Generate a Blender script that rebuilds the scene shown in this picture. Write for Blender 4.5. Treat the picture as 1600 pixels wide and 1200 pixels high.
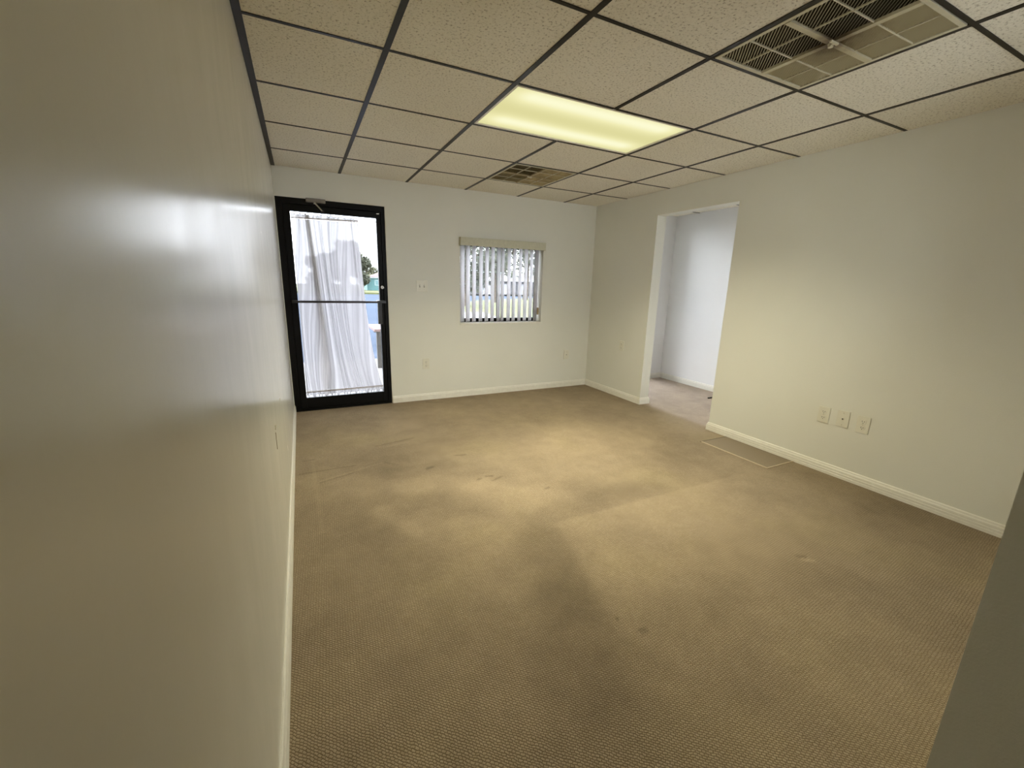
import bpy, bmesh, math, random
from mathutils import Vector, Matrix, noise
random.seed(7)
scene = bpy.context.scene
for o in list(bpy.data.objects): bpy.data.objects.remove(o, do_unlink=True)
COL = scene.collection

# ------------------------------------------------------------------ camera
CX, CY, CZ = 0.1071, -4.4627, 1.2727
YAW, PITCH, ROLL, FPX = 0.46291, -0.23242, 0.025987, 656.587
fw = Vector((math.sin(YAW)*math.cos(PITCH), math.cos(YAW)*math.cos(PITCH), math.sin(PITCH)))
rt = fw.cross(Vector((0, 0, 1))).normalized(); up = rt.cross(fw)
r2 = rt*math.cos(ROLL) + up*math.sin(ROLL); u2 = -rt*math.sin(ROLL) + up*math.cos(ROLL)
cam_d = bpy.data.cameras.new('camera'); cam = bpy.data.objects.new('camera', cam_d); COL.objects.link(cam)
M = Matrix((r2, u2, -fw)).transposed().to_4x4(); M.translation = (CX, CY, CZ); cam.matrix_world = M
cam_d.sensor_fit = 'HORIZONTAL'; cam_d.sensor_width = 36.0; cam_d.lens = FPX/1600*36.0
cam_d.clip_start = 0.02; cam_d.clip_end = 600
scene.camera = cam

# ------------------------------------------------------------------ world: even overcast sky
world = bpy.data.worlds.new('overcast'); scene.world = world; world.use_nodes = True
wn = world.node_tree.nodes; wl = world.node_tree.links
bg = wn['Background']; bg.inputs['Color'].default_value = (0.92, 0.95, 1.04, 1); bg.inputs['Strength'].default_value = 11.0

# ------------------------------------------------------------------ exposure
vs = scene.view_settings
vs.view_transform = 'Standard'; vs.look = 'None'; vs.gamma = 1.0; vs.use_curve_mapping = False
vs.exposure = 0.24
PANEL_WATTS = 28.5            # the ceiling fixture's own lamp (built with the fixture)
PANEL_COLOR = (1.0, 0.945, 0.66)

# ------------------------------------------------------------------ dimensions
H = 2.2211; T = 0.6096; XL = -0.035; W = 3.424; WT = 0.12
XA = 0.5128; Y1 = -0.5552
XS = [XA + i*T for i in range(5)]           # grid lines running into the room
YS = [Y1 - j*T for j in range(7)]           # grid lines running across
YF = -4.273; FT = 0.13; XE = 1.10           # front wall (camera stands in its doorway)
HW = 1.55                                   # hall behind the camera
FX0, FX1, FZ0, FZ1 = 1.70, 2.66, 0.88, 2.04  # window added in the front wall for fill daylight, behind the camera's back
YE = -2.42                                  # next room's end: partition added to keep the daylight in
XN = 4.76                                    # far wall of the next room
WALLTOP = 2.45
OY0, OY1, OZ = -1.03, -1.94, 1.992          # opening in right wall
DX0, DX1, DZ = -0.03, 0.902, 1.976          # door rough opening
WX0, WX1, WZ0, WZ1 = 1.672, 2.70, 0.838, 1.72
BT = 0.20                                    # back wall thickness

# ------------------------------------------------------------------ helpers
def tag(o, label=None, cat=None, group=None, kind=None):
    if label: o['label'] = label
    if cat: o['category'] = cat
    if group: o['group'] = group
    if kind: o['kind'] = kind
    return o
def obj(name, bm, mat, parent=None, smooth=False):
    me = bpy.data.meshes.new(name)
    bmesh.ops.recalc_face_normals(bm, faces=bm.faces)
    bm.to_mesh(me); bm.free()
    if mat: me.materials.append(mat)
    if smooth:
        for p in me.polygons: p.use_smooth = True
    o = bpy.data.objects.new(name, me); COL.objects.link(o)
    if parent is not None: o.parent = parent
    return o
def inst(name, me, parent=None, loc=(0, 0, 0), rot=(0, 0, 0)):
    o = bpy.data.objects.new(name, me); COL.objects.link(o)
    o.parent = parent; o.location = loc; o.rotation_euler = rot
    return o
def empty(name, loc=(0, 0, 0), rot=(0, 0, 0)):
    o = bpy.data.objects.new(name, None); COL.objects.link(o)
    o.location = loc; o.rotation_euler = rot; o.empty_display_size = 0.05
    return o
def box(bm, a, b, bev=0.0):
    x0, y0, z0 = (min(a[i], b[i]) for i in range(3)); x1, y1, z1 = (max(a[i], b[i]) for i in range(3))
    vs_ = [bm.verts.new(p) for p in ((x0,y0,z0),(x1,y0,z0),(x1,y1,z0),(x0,y1,z0),(x0,y0,z1),(x1,y0,z1),(x1,y1,z1),(x0,y1,z1))]
    fs = [bm.faces.new([vs_[i] for i in f]) for f in ((0,3,2,1),(4,5,6,7),(0,1,5,4),(1,2,6,5),(2,3,7,6),(3,0,4,7))]
    if bev > 0:
        es = list({e for f in fs for e in f.edges})
        bmesh.ops.bevel(bm, geom=es, offset=bev, segments=2, affect='EDGES', profile=0.6)
def mbox(name, a, b, mat, parent=None, bev=0.0):
    bm = bmesh.new(); box(bm, a, b, bev); return obj(name, bm, mat, parent)
def tube(bm, p0, p1, r0, r1=None, n=10, cap=True):
    r1 = r0 if r1 is None else r1
    p0 = Vector(p0); p1 = Vector(p1); d = (p1-p0).normalized()
    a = d.orthogonal().normalized(); b = d.cross(a)
    R0 = [bm.verts.new(p0 + (a*math.cos(2*math.pi*k/n)+b*math.sin(2*math.pi*k/n))*r0) for k in range(n)]
    R1 = [bm.verts.new(p1 + (a*math.cos(2*math.pi*k/n)+b*math.sin(2*math.pi*k/n))*r1) for k in range(n)]
    for k in range(n): bm.faces.new((R0[k], R0[(k+1)%n], R1[(k+1)%n], R1[k]))
    if cap: bm.faces.new(R0[::-1]); bm.faces.new(R1)
def profile_run(bm, pts, p0, p1, nrm, ext0=0.0, ext1=0.0):
    """extrude a (depth, height) profile from p0 to p1; depth is measured along nrm"""
    p0 = Vector(p0); p1 = Vector(p1); n = Vector(nrm); d = (p1-p0).normalized()
    def ring(p, e):   # e: how much the run grows with depth (mitre)
        return [bm.verts.new(p + n*a + Vector((0, 0, h)) + d*(e*a)) for a, h in pts]
    A = ring(p0, ext0); B = ring(p1, ext1); k = len(pts)
    for i in range(k): bm.faces.new((A[i], A[(i+1)%k], B[(i+1)%k], B[i]))
    bm.faces.new(A[::-1]); bm.faces.new(B)

class NT:
    def __init__(self, name):
        self.m = bpy.data.materials.new(name); self.m.use_nodes = True
        self.n = self.m.node_tree.nodes; self.l = self.m.node_tree.links
        self.b = self.n['Principled BSDF']; self.out = self.n['Material Output']
    def new(self, t, **kw):
        nd = self.n.new(t)
        for k, v in kw.items(): setattr(nd, k, v)
        return nd
    def link(self, a, b): self.l.new(a, b)
    def pos(self): return self.new('ShaderNodeNewGeometry').outputs['Position']
    def noise(self, vec, scale, detail=3, rough=0.5):
        nd = self.new('ShaderNodeTexNoise'); nd.inputs['Scale'].default_value = scale
        nd.inputs['Detail'].default_value = detail; nd.inputs['Roughness'].default_value = rough
        if vec is not None: self.link(vec, nd.inputs['Vector'])
        return nd.outputs['Fac']
    def ramp(self, fac, stops):
        nd = self.new('ShaderNodeValToRGB'); cr = nd.color_ramp
        while len(cr.elements) < len(stops): cr.elements.new(0.5)
        for e, (p, c) in zip(cr.elements, stops):
            e.position = p; e.color = (*c, 1) if len(c) == 3 else c
        self.link(fac, nd.inputs['Fac']); return nd.outputs['Color']
    def math(self, op, a, b=None):
        nd = self.new('ShaderNodeMath', operation=op)
        for i, v in enumerate((a, b)):
            if v is None: continue
            if isinstance(v, (int, float)): nd.inputs[i].default_value = v
            else: self.link(v, nd.inputs[i])
        return nd.outputs[0]
    def mix(self, fac, a, b, mode='MIX'):
        nd = self.new('ShaderNodeMix', data_type='RGBA', blend_type=mode)
        for s, v in ((nd.inputs['Factor'], fac), (nd.inputs['A'], a), (nd.inputs['B'], b)):
            if isinstance(v, (int, float)): s.default_value = v
            elif isinstance(v, tuple): s.default_value = (*v, 1) if len(v) == 3 else v
            else: self.link(v, s)
        return nd.outputs['Result']
    def bump(self, h, strength, dist=0.002, normal=None):
        nd = self.new('ShaderNodeBump'); nd.inputs['Strength'].default_value = strength; nd.inputs['Distance'].default_value = dist
        self.link(h, nd.inputs['Height'])
        if normal is not None: self.link(normal, nd.inputs['Normal'])
        return nd.outputs['Normal']
    def set(self, **kw):
        names = dict(col='Base Color', rough='Roughness', metal='Metallic', spec='Specular IOR Level', normal='Normal', coat='Coat Weight')
        for k, v in kw.items():
            s = self.b.inputs[names[k]]
            if isinstance(v, (int, float)): s.default_value = v
            elif isinstance(v, tuple): s.default_value = (*v, 1)
            else: self.link(v, s)
        return self.m
def plain(name, col, rough=0.5, metal=0.0, spec=0.5, var=0.05, scale=40):
    t = NT(name); f = t.noise(t.pos(), scale, 2)
    c = t.ramp(f, [(0.3, tuple(x*(1-var) for x in col)), (0.7, tuple(min(1, x*(1+var)) for x in col))])
    return t.set(col=c, rough=rough, metal=metal, spec=spec)

# ------------------------------------------------------------------ materials
def wall_paint(name, col, rough, bstr, spec=0.5):
    t = NT(name); p = t.pos()
    f = t.noise(p, 1.3, 3); f2 = t.noise(p, 170, 3, 0.6)
    c = t.ramp(f, [(0.3, tuple(x*0.97 for x in col)), (0.7, tuple(x*1.02 for x in col))])
    return t.set(col=c, rough=rough, spec=spec, normal=t.bump(f2, bstr, 0.0015))
WALLC = (0.80, 0.79, 0.71)
m_wall = wall_paint('cream_wall_paint', WALLC, 0.55, 0.35)
def left_paint():
    t = NT('semi_gloss_wall_paint'); p = t.pos()
    f2 = t.noise(p, 60, 3, 0.55)
    mp = t.new('ShaderNodeMapping'); mp.inputs['Scale'].default_value = (1, 4, 1.6); mp.inputs['Location'].default_value = (0, 3.7, 1.9); t.link(p, mp.inputs['Vector'])
    streak = t.noise(mp.outputs['Vector'], 2.0, 4, 0.6)
    f = t.noise(p, 1.3, 3)
    c = t.ramp(f, [(0.3, tuple(x*0.97 for x in WALLC)), (0.7, tuple(x*1.02 for x in WALLC))])
    r = t.new('ShaderNodeMapRange'); t.link(streak, r.inputs['Value']); r.inputs['To Min'].default_value = 0.20; r.inputs['To Max'].default_value = 0.30
    n1 = t.bump(f2, 0.09, 0.0010); n2 = t.bump(streak, 0.05, 0.004, n1)
    return t.set(col=c, rough=r.outputs['Result'], spec=0.7, normal=n2)
m_wall_left = left_paint()
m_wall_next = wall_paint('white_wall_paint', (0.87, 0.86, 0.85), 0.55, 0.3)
m_base = plain('white_trim_paint', (0.84, 0.81, 0.73), 0.4, var=0.03)
m_black = plain('black_aluminium', (0.004, 0.0037, 0.0036), 0.5, 0.0, 0.16)
m_tee = plain('black_grid_steel', (0.010, 0.0075, 0.006), 0.36, 0.0, 0.2, var=0.2, scale=14)
m_dkgrey = plain('dark_grey_metal', (0.035, 0.035, 0.037), 0.4, 0.3)
m_bronze = plain('bar_bronze', (0.05, 0.045, 0.05), 0.35, 0.5)
m_silver = plain('silver_metal', (0.50, 0.48, 0.44), 0.4, 0.6)
m_plate = plain('ivory_plastic', (0.78, 0.755, 0.645), 0.35, var=0.02)
m_slot = plain('slot_black', (0.02, 0.017, 0.012), 0.6)
m_rod = plain('brown_rod', (0.22, 0.14, 0.09), 0.5)
m_ventm = NT('almond_vent_enamel')
def vent_paint():
    t = m_ventm; tc = t.new('ShaderNodeTexCoord').outputs['Object']
    ln = t.new('ShaderNodeVectorMath', operation='LENGTH'); t.link(tc, ln.inputs[0])
    ns = t.noise(tc, 22, 4)
    v = t.math('ADD', ln.outputs['Value'], t.math('MULTIPLY', t.math('SUBTRACT', ns, 0.5), 0.12))
    c = t.ramp(v, [(0.02, (0.10, 0.065, 0.035)), (0.10, (0.40, 0.35, 0.23)), (0.2, (0.56, 0.52, 0.37))])
    return t.set(col=c, rough=0.45)
vent_paint(); m_vent = m_ventm.m
m_ventframe = plain('almond_frame_enamel', (0.60, 0.56, 0.42), 0.45)
m_plenum = plain('plenum_dark', (0.03, 0.02, 0.012), 0.9)

def tile_mat():
    t = NT('fissured_ceiling_tile'); p = t.pos()
    f1 = t.noise(p, 95, 4, 0.65); f2 = t.noise(p, 38, 3, 0.5); f3 = t.noise(p, 0.9, 2)
    c = t.ramp(f1, [(0.34, (0.46, 0.41, 0.33)), (0.44, (0.86, 0.82, 0.71)), (0.7, (0.91, 0.875, 0.77))])
    c = t.mix(0.5, c, t.ramp(f3, [(0.3, (0.88, 0.86, 0.84)), (0.7, (1, 1, 1))]), 'MULTIPLY')
    h = t.math('ADD', t.ramp(f1, [(0.38, (0, 0, 0)), (0.5, (1, 1, 1))]), t.math('MULTIPLY', f2, 0.5))
    return t.set(col=c, rough=0.9, spec=0.2, normal=t.bump(h, 0.55, 0.002))
m_tile = tile_mat()

def carpet_mat(name):
    t = NT(name); p = t.pos()
    at = t.new('ShaderNodeAttribute', attribute_name='wear_and_spill', attribute_type='GEOMETRY')
    mp = t.new('ShaderNodeMapping'); mp.inputs['Rotation'].default_value = (0, 0, math.radians(43)); t.link(p, mp.inputs['Vector'])
    dist = t.new('ShaderNodeTexNoise'); dist.inputs['Scale'].default_value = 45; t.link(p, dist.inputs['Vector'])
    vm = t.new('ShaderNodeVectorMath', operation='MULTIPLY_ADD'); t.link(dist.outputs['Color'], vm.inputs[0]); vm.inputs[1].default_value = (0.010, 0.010, 0); t.link(mp.outputs['Vector'], vm.inputs[2])
    br = t.new('ShaderNodeTexBrick'); t.link(vm.outputs[0], br.inputs['Vector'])
    br.inputs['Scale'].default_value = 1.0; br.inputs['Brick Width'].default_value = 0.0125; br.inputs['Row Height'].default_value = 0.0075
    br.inputs['Mortar Size'].default_value = 0.0022; br.inputs['Mortar Smooth'].default_value = 1.0
    br.inputs['Color1'].default_value = (1, 1, 1, 1); br.inputs['Color2'].default_value = (0.86, 0.85, 0.83, 1); br.inputs['Mortar'].default_value = (0.50, 0.46, 0.41, 1)
    fz = t.noise(p, 420, 3, 0.7)
    c = t.mix(1.0, at.outputs['Color'], br.outputs['Color'], 'MULTIPLY')
    c = t.mix(0.6, c, t.ramp(fz, [(0.3, (0.72, 0.70, 0.66)), (0.7, (1.12, 1.12, 1.12))]), 'MULTIPLY')
    h = t.math('ADD', t.math('MULTIPLY', br.outputs['Fac'], -1.0), t.math('MULTIPLY', fz, 0.5))
    return t.set(col=c, rough=0.95, spec=0.1, normal=t.bump(h, 0.6, 0.003))
m_carpet = carpet_mat('beige_loop_carpet')

def thin_glass(name, tint=(0.97, 0.985, 0.98)):
    t = NT(name); g = t.new('ShaderNodeBsdfGlossy'); g.inputs['Roughness'].default_value = 0.02
    tr = t.new('ShaderNodeBsdfTransparent'); tr.inputs['Color'].default_value = (*tint, 1)
    fr = t.new('ShaderNodeFresnel'); fr.inputs['IOR'].default_value = 1.45
    mx = t.new('ShaderNodeMixShader'); t.link(fr.outputs[0], mx.inputs[0]); t.link(tr.outputs[0], mx.inputs[1]); t.link(g.outputs[0], mx.inputs[2])
    t.link(mx.outputs[0], t.out.inputs['Surface']); return t.m
m_glass = thin_glass('clear_glass')
def sheer(name, col, alpha, transl=0.75, var=None):
    t = NT(name); p = t.pos()
    d = t.new('ShaderNodeBsdfDiffuse'); tl = t.new('ShaderNodeBsdfTranslucent'); tr = t.new('ShaderNodeBsdfTransparent')
    d.inputs['Color'].default_value = (*col, 1); tl.inputs['Color'].default_value = (*col, 1)
    m1 = t.new('ShaderNodeMixShader'); m1.inputs[0].default_value = transl; t.link(d.outputs[0], m1.inputs[1]); t.link(tl.outputs[0], m1.inputs[2])
    if alpha >= 1: t.link(m1.outputs[0], t.out.inputs['Surface']); return t.m
    m2 = t.new('ShaderNodeMixShader'); t.link(tr.outputs[0], m2.inputs[1]); t.link(m1.outputs[0], m2.inputs[2])
    lw = t.new('ShaderNodeLayerWeight'); lw.inputs['Blend'].default_value = 0.5   # cloth seen edge-on is denser
    mr = t.new('ShaderNodeMapRange'); t.link(lw.outputs['Facing'], mr.inputs['Value']); mr.inputs['To Min'].default_value = alpha; mr.inputs['To Max'].default_value = 1.0
    t.link(mr.outputs['Result'], m2.inputs[0]); t.link(m2.outputs[0], t.out.inputs['Surface']); return t.m
def voile(name, col, tan, a0, a1):
    t = NT(name); at = t.new('ShaderNodeAttribute', attribute_name='gather', attribute_type='GEOMETRY'); sp = t.new('ShaderNodeSeparateColor'); t.link(at.outputs['Color'], sp.inputs[0])
    fold_tone = t.ramp(sp.outputs[0], [(0.1, (1.32, 1.32, 1.33)), (0.9, (0.62, 0.62, 0.63))])  # light and dark streaks of the folds put into the cloth colour
    c = t.mix(1.0, t.mix(t.math('MULTIPLY', sp.outputs[1], 0.8), col, tan), fold_tone, 'MULTIPLY')
    d = t.new('ShaderNodeBsdfDiffuse'); tl = t.new('ShaderNodeBsdfTranslucent'); tr = t.new('ShaderNodeBsdfTransparent')
    t.link(c, d.inputs['Color']); t.link(c, tl.inputs['Color'])
    m1 = t.new('ShaderNodeMixShader'); m1.inputs[0].default_value = 0.75; t.link(d.outputs[0], m1.inputs[1]); t.link(tl.outputs[0], m1.inputs[2])
    m2 = t.new('ShaderNodeMixShader'); t.link(tr.outputs[0], m2.inputs[1]); t.link(m1.outputs[0], m2.inputs[2])
    mr = t.new('ShaderNodeMapRange'); t.link(sp.outputs[0], mr.inputs['Value']); mr.inputs['To Min'].default_value = a0; mr.inputs['To Max'].default_value = a1
    t.link(mr.outputs['Result'], m2.inputs[0]); t.link(m2.outputs[0], t.out.inputs['Surface']); return t.m
m_curtain = voile('sheer_voile', (0.3100, 0.2980, 0.3040), (0.2160, 0.1800, 0.1368), 0.945, 0.99)
m_curtain_hem = voile('sheer_voile_doubled', (0.2088, 0.1886, 0.1656), (0.1296, 0.1008, 0.0720), 0.95, 0.99)
m_vane = sheer('vinyl_vane', (0.80, 0.79, 0.80), 1.0, 0.52)

def emit(name, fn):
    t = NT(name); e = t.new('ShaderNodeEmission'); c, s = fn(t)
    if isinstance(c, tuple): e.inputs['Color'].default_value = (*c, 1)
    else: t.link(c, e.inputs['Color'])
    e.inputs['Strength'].default_value = s; t.link(e.outputs[0], t.out.inputs['Surface']); return t.m
def diffuser_fn(t):     # two tubes glowing through the lens
    tc = t.new('ShaderNodeTexCoord').outputs['Object']; sp = t.new('ShaderNodeSeparateXYZ'); t.link(tc, sp.inputs[0])
    def hump(c, w):
        d = t.math('DIVIDE', t.math('SUBTRACT', sp.outputs['Y'], c), w)
        return t.math('POWER', 2.718, t.math('MULTIPLY', t.math('MULTIPLY', d, d), -1.0))
    s = t.math('ADD', hump(0.17, 0.085), hump(-0.19, 0.10))
    ax = t.math('ABSOLUTE', sp.outputs['X'])
    mr = t.new('ShaderNodeMapRange', interpolation_type='SMOOTHSTEP'); t.link(ax, mr.inputs['Value'])
    mr.inputs['From Min'].default_value = 0.60; mr.inputs['From Max'].default_value = 0.44; mr.inputs['To Min'].default_value = 0.35; mr.inputs['To Max'].default_value = 1.0
    s = t.math('MULTIPLY', s, mr.outputs['Result'])
    return t.ramp(s, [(0.0, (0.74, 0.70, 0.335)), (0.55, (0.90, 0.86, 0.47)), (1.0, (1.0, 0.985, 0.66))]), 0.83
m_diff = emit('lit_prismatic_diffuser', diffuser_fn)

# ------------------------------------------------------------------ floor
BASE = Vector((0.470, 0.378, 0.268))
def seg_d(px, py, a, b):
    ax, ay = a; bx, by = b; dx, dy = bx-ax, by-ay; L = dx*dx+dy*dy
    t = 0 if L == 0 else max(0, min(1, ((px-ax)*dx+(py-ay)*dy)/L))
    return math.hypot(px-ax-t*dx, py-ay-t*dy)
def sst(a, b, x):
    t = max(0.0, min(1.0, (x-a)/(b-a))); return t*t*(3-2*t)
STAINS = [  # (start, end, radius, softness, change)
    ((1.17, -2.80), (1.00, -3.25), 0.02, 0.22, -0.17), ((1.00, -3.25), (0.86, -3.60), 0.02, 0.24, -0.10), ((0.86, -3.60), (0.45, -3.95), 0.05, 0.35, -0.10),
    ((1.36, -2.60), (2.05, -2.60), 0.02, 0.16, -0.14), ((1.80, -0.98), (2.70, -1.15), 0.05, 0.35, -0.12), ((2.40, -2.40), (3.0, -2.1), 0.05, 0.30, -0.14),
    ((1.85, -1.95), (2.05, -1.80), 0.12, 0.40, 0.14), ((1.05, -2.20), (1.35, -2.48), 0.06, 0.22, 0.16), ((0.62, -1.98), (1.05, -2.08), 0.02, 0.14, 0.12),
    ((0.42, -2.21), (0.56, -2.50), 0.01, 0.085, 0.22), ((0.80, -2.30), (0.90, -2.38), 0.05, 0.20, -0.10), ((0.81, -1.20), (0.60, -1.45), 0.05, 0.30, -0.08),
    ((0.25, -1.45), (0.62, -1.52), 0.03, 0.30, -0.09), ((0.55, -1.75), (0.95, -1.72), 0.02, 0.16, -0.13), ((1.2, -1.35), (1.5, -1.25), 0.1, 0.3, -0.07),
    ((1.0, -0.6), (1.4, -0.5), 0.1, 0.4, 0.07), ((0.25, -2.2), (0.45, -3.4), 0.05, 0.45, -0.10), ((3.3, -2.9), (3.3, -3.9), 0.05, 0.3, -0.12), ((2.6, -3.6), (3.1, -3.5), 0.05, 0.4, -0.06),
    ((3.35, 0.0), (3.35, -1.0), 0.02, 0.2, -0.08), ((1.0, -0.05), (3.3, -0.05), 0.02, 0.12, -0.08), ((3.0, -1.3), (3.4, -1.2), 0.03, 0.2, -0.08)]
DENTS = [((0.81, -1.76), (0.85, -1.745), 0.014, -0.22), ((1.07, -1.615), (1.13, -1.63), 0.012, -0.28), ((1.07, -2.065), (1.09, -2.05), 0.010, -0.35), ((1.14, -2.035), (1.18, -2.045), 0.010, -0.35),
    ((1.16, -2.11), (1.23, -2.08), 0.009, -0.22), ((1.42, -2.35), (1.45, -2.345), 0.010, -0.33), ((1.165, -3.487), (1.188, -3.492), 0.011, -0.28), ((1.124, -3.40), (1.126, -3.40), 0.007, -0.35),
    ((2.215, -3.465), (2.235, -3.475), 0.014, -0.30), ((2.205, -3.485), (2.25, -3.515), 0.010, 0.42), ((0.0, -1.52), (0.36, -1.51), 0.008, -0.20), ((0.13, -1.68), (0.55, -1.53), 0.009, 0.12),
    ((0.13, -1.70), (0.33, -1.63), 0.008, -0.18), ((0.14, -1.765), (0.31, -1.69), 0.008, 0.10), ((0.55, -1.53), (0.63, -1.62), 0.012, -0.15), ((0.03, -1.30), (0.10, -1.29), 0.008, -0.2), ((0.09, -1.32), (0.11, -2.3), 0.012, 0.09),
    ((0.55, -1.20), (0.85, -1.13), 0.012, -0.15), ((0.62, -1.24), (0.80, -1.20), 0.010, 0.12), ((3.10, -2.64), (3.135, -2.65), 0.010, 0.45), ((1.25, -0.10), (1.40, -0.16), 0.012, -0.2)]
def carpet_colour(x, y):
    k = 1.0
    n1 = noise.fractal(Vector((x*1.6, y*1.6, 3.1)), 0.9, 2.0, 4); n2 = noise.fractal(Vector((x*9, y*9, 8.0)), 0.8, 2.0, 3)
    n3 = noise.fractal(Vector((x*3.8+4, y*3.8, 5.5)), 0.9, 2.0, 4)
    k += 0.10*n1 + 0.07*n2 + 0.10*n3
    wob = 0.04*noise.noise(Vector((x*4, y*4, 1.0)))
    for a, b, r, s, c in STAINS:
        d = seg_d(x, y, a, b) + wob
        if d < r+s: k += c*(1-sst(r, r+s, d))
    for a, b, r, c in DENTS:
        d = seg_d(x, y, a, b)
        if d < r*1.6: k += c*(1-sst(r*0.5, r*1.6, d))
    # paler rectangle where furniture stood
    lx = 1.265 + (y+2.72)*0.22
    f = sst(lx-0.03+wob*0.3, lx+0.03+wob*0.3, x)*sst(-2.705, -2.735, y)*(1-sst(2.3, 3.1, x))*sst(-3.62, -3.25, y + 0.12*(x-1.8) + wob)
    k += 0.15*f
    e = (1-sst(0.0, 0.018, abs(y+2.72)))*sst(lx-0.02, lx+0.03, x)*(1-sst(2.6, 3.0, x)); k += 0.06*e
    g = max(0.0, n1)*0.05
    if x > W: q = sst(W, W+WT, x)*0.30; return (BASE.x*k*(1+q), BASE.y*k*(1+q*1.15), BASE.z*k*(1+q*1.9))   # paler, bluer carpet next door: daylight spill put into the colour
    return (BASE.x*k, BASE.y*k*(1+g*0.3), BASE.z*k*(1-g))
def carpet_grid(name, x0, x1, y0, y1, step, parent=None):
    nx = max(1, int((x1-x0)/step)); ny = max(1, int((y1-y0)/step))
    vv = []; ff = []; cc = []
    for j in range(ny+1):
        y = y0+(y1-y0)*j/ny
        for i in range(nx+1):
            x = x0+(x1-x0)*i/nx; vv.append((x, y, 0.0)); cc.append(carpet_colour(x, y))
    for j in range(ny):
        for i in range(nx):
            a = j*(nx+1)+i; ff.append((a, a+1, a+nx+2, a+nx+1))
    me = bpy.data.meshes.new(name); me.from_pydata(vv, [], ff)
    at = me.color_attributes.new('wear_and_spill', 'FLOAT_COLOR', 'POINT')
    at.data.foreach_set('color', [q for c in cc for q in (*c, 1.0)])
    me.materials.append(m_carpet); o = bpy.data.objects.new(name, me); COL.objects.link(o); o.parent = parent
    return o
floor = carpet_grid('floor', XL, XN, YF-FT, 0.0, 0.0135)
hf = carpet_grid('floor_hall', XL, HW, -6.3, YF-FT, 0.05); tag(hf, 'beige carpet of the hall behind the camera', 'floor', kind='structure')
tag(floor, 'worn beige loop-pile carpet covering the whole floor', 'floor', kind='structure')

# carpet patch let in beside the right wall
PX0, PX1, PY0, PY1 = 3.095, W-0.012, -2.722, -2.148
def patch_mat(nm, k):
    t = NT(nm); f = t.noise(t.pos(), 300, 3, 0.7); b = BASE
    return t.set(col=t.ramp(f, [(0.3, (b.x*k*0.8, b.y*k*0.8, b.z*k*0.8)), (0.7, (b.x*k*1.1, b.y*k*1.1, b.z*k*1.1))]), rough=0.95, spec=0.1, normal=t.bump(f, 0.5, 0.002))
patch = mbox('carpet_patch', (PX0, PY0, 0.0), (PX1, PY1, 0.002), patch_mat('carpet_patch_pile', 0.60), floor)
patch['label'] = 'darker rectangular carpet patch'
m_seam = patch_mat('carpet_seam_pale', 1.2); m_seamd = patch_mat('carpet_seam_dark', 0.4)
bm = bmesh.new(); box(bm, (PX0-0.008, PY0-0.004, 0), (PX0+0.004, PY1, 0.005)); obj('seam', bm, m_seam, patch)
bm = bmesh.new(); box(bm, (PX0-0.008, PY0-0.010, 0), (PX1, PY0-0.001, 0.0045)); obj('seam', bm, m_seam, patch)
bm = bmesh.new(); box(bm, (PX0-0.01, PY1, 0), (PX1, PY1+0.009, 0.003)); obj('seam', bm, m_seamd, patch)

# ------------------------------------------------------------------ walls
def boxes(name, bs, mat):
    bm = bmesh.new()
    for a, b in bs: box(bm, a, b)
    return obj(name, bm, mat)
wl_ = boxes('wall_left', [((XL-0.15, -6.3, -0.05), (XL, BT, WALLTOP))], m_wall_left)
tag(wl_, 'smooth cream semi-gloss wall along the left, mirroring the door glow', 'wall', kind='structure')
X2 = XN+0.15
N0, N1, NZ0, NZ1 = 3.57, 4.55, 0.03, 2.10    # unseen window assumed in next room's outside wall for daylight
wb = boxes('wall_back', [((XL, 0, DZ), (WX0, BT, WALLTOP)), ((DX1, 0, -0.05), (WX0, BT, DZ)), ((WX0, 0, -0.05), (WX1, BT, WZ0)), ((WX0, 0, WZ1), (WX1, BT, WALLTOP)),
    ((WX1, 0, -0.05), (N0, BT, WALLTOP)), ((N0, 0, -0.05), (N1, BT, NZ0)), ((N0, 0, NZ1), (N1, BT, WALLTOP)), ((N1, 0, -0.05), (X2, BT, WALLTOP)), ((XL, 0, -0.05), (DX0, BT, DZ))], m_wall)
tag(wb, 'cream back wall holding the glass door and the window', 'wall', kind='structure')
wr = boxes('wall_right', [((W, OY0, -0.05), (W+WT, 0, WALLTOP)), ((W, OY1, OZ), (W+WT, OY0, WALLTOP)), ((W, YF-FT, -0.05), (W+WT, OY1, WALLTOP))], m_wall)
tag(wr, 'cream right wall with a tall doorless opening', 'wall', kind='structure')
wf = boxes('wall_front', [((XE, YF-FT, -0.05), (FX0, YF, WALLTOP)), ((FX1, YF-FT, -0.05), (W, YF, WALLTOP)), ((FX0, YF-FT, -0.05), (FX1, YF, FZ0)), ((FX0, YF-FT, FZ1), (FX1, YF, WALLTOP)), ((XL, YF-FT, 2.12), (XE, YF, WALLTOP))], m_wall)
tag(wf, 'shaded wall end beside the camera at the lower right', 'wall', kind='structure')
wx = boxes('wall_next', [((XN, YE-0.1, -0.05), (X2, 0, WALLTOP))], m_wall_next)
tag(wx, 'bluish white daylit wall of the next room seen through the opening', 'wall', kind='structure')
wp = boxes('wall_next_bounce', [((W+WT, YE-0.1, -0.05), (XN, YE, WALLTOP))], m_wall_next)  # unseen partition put in to make the next room brighter
tag(wp, 'unseen white partition added in the next room to bounce its daylight', 'wall', kind='structure')
wh = boxes('wall_hall', [((XL, -6.45, -0.05), (HW+0.12, -6.3, WALLTOP)), ((HW, -6.3, -0.05), (HW+0.12, YF-FT, WALLTOP))], m_wall)
tag(wh, 'cream hall wall behind the camera', 'wall', kind='structure')
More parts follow.
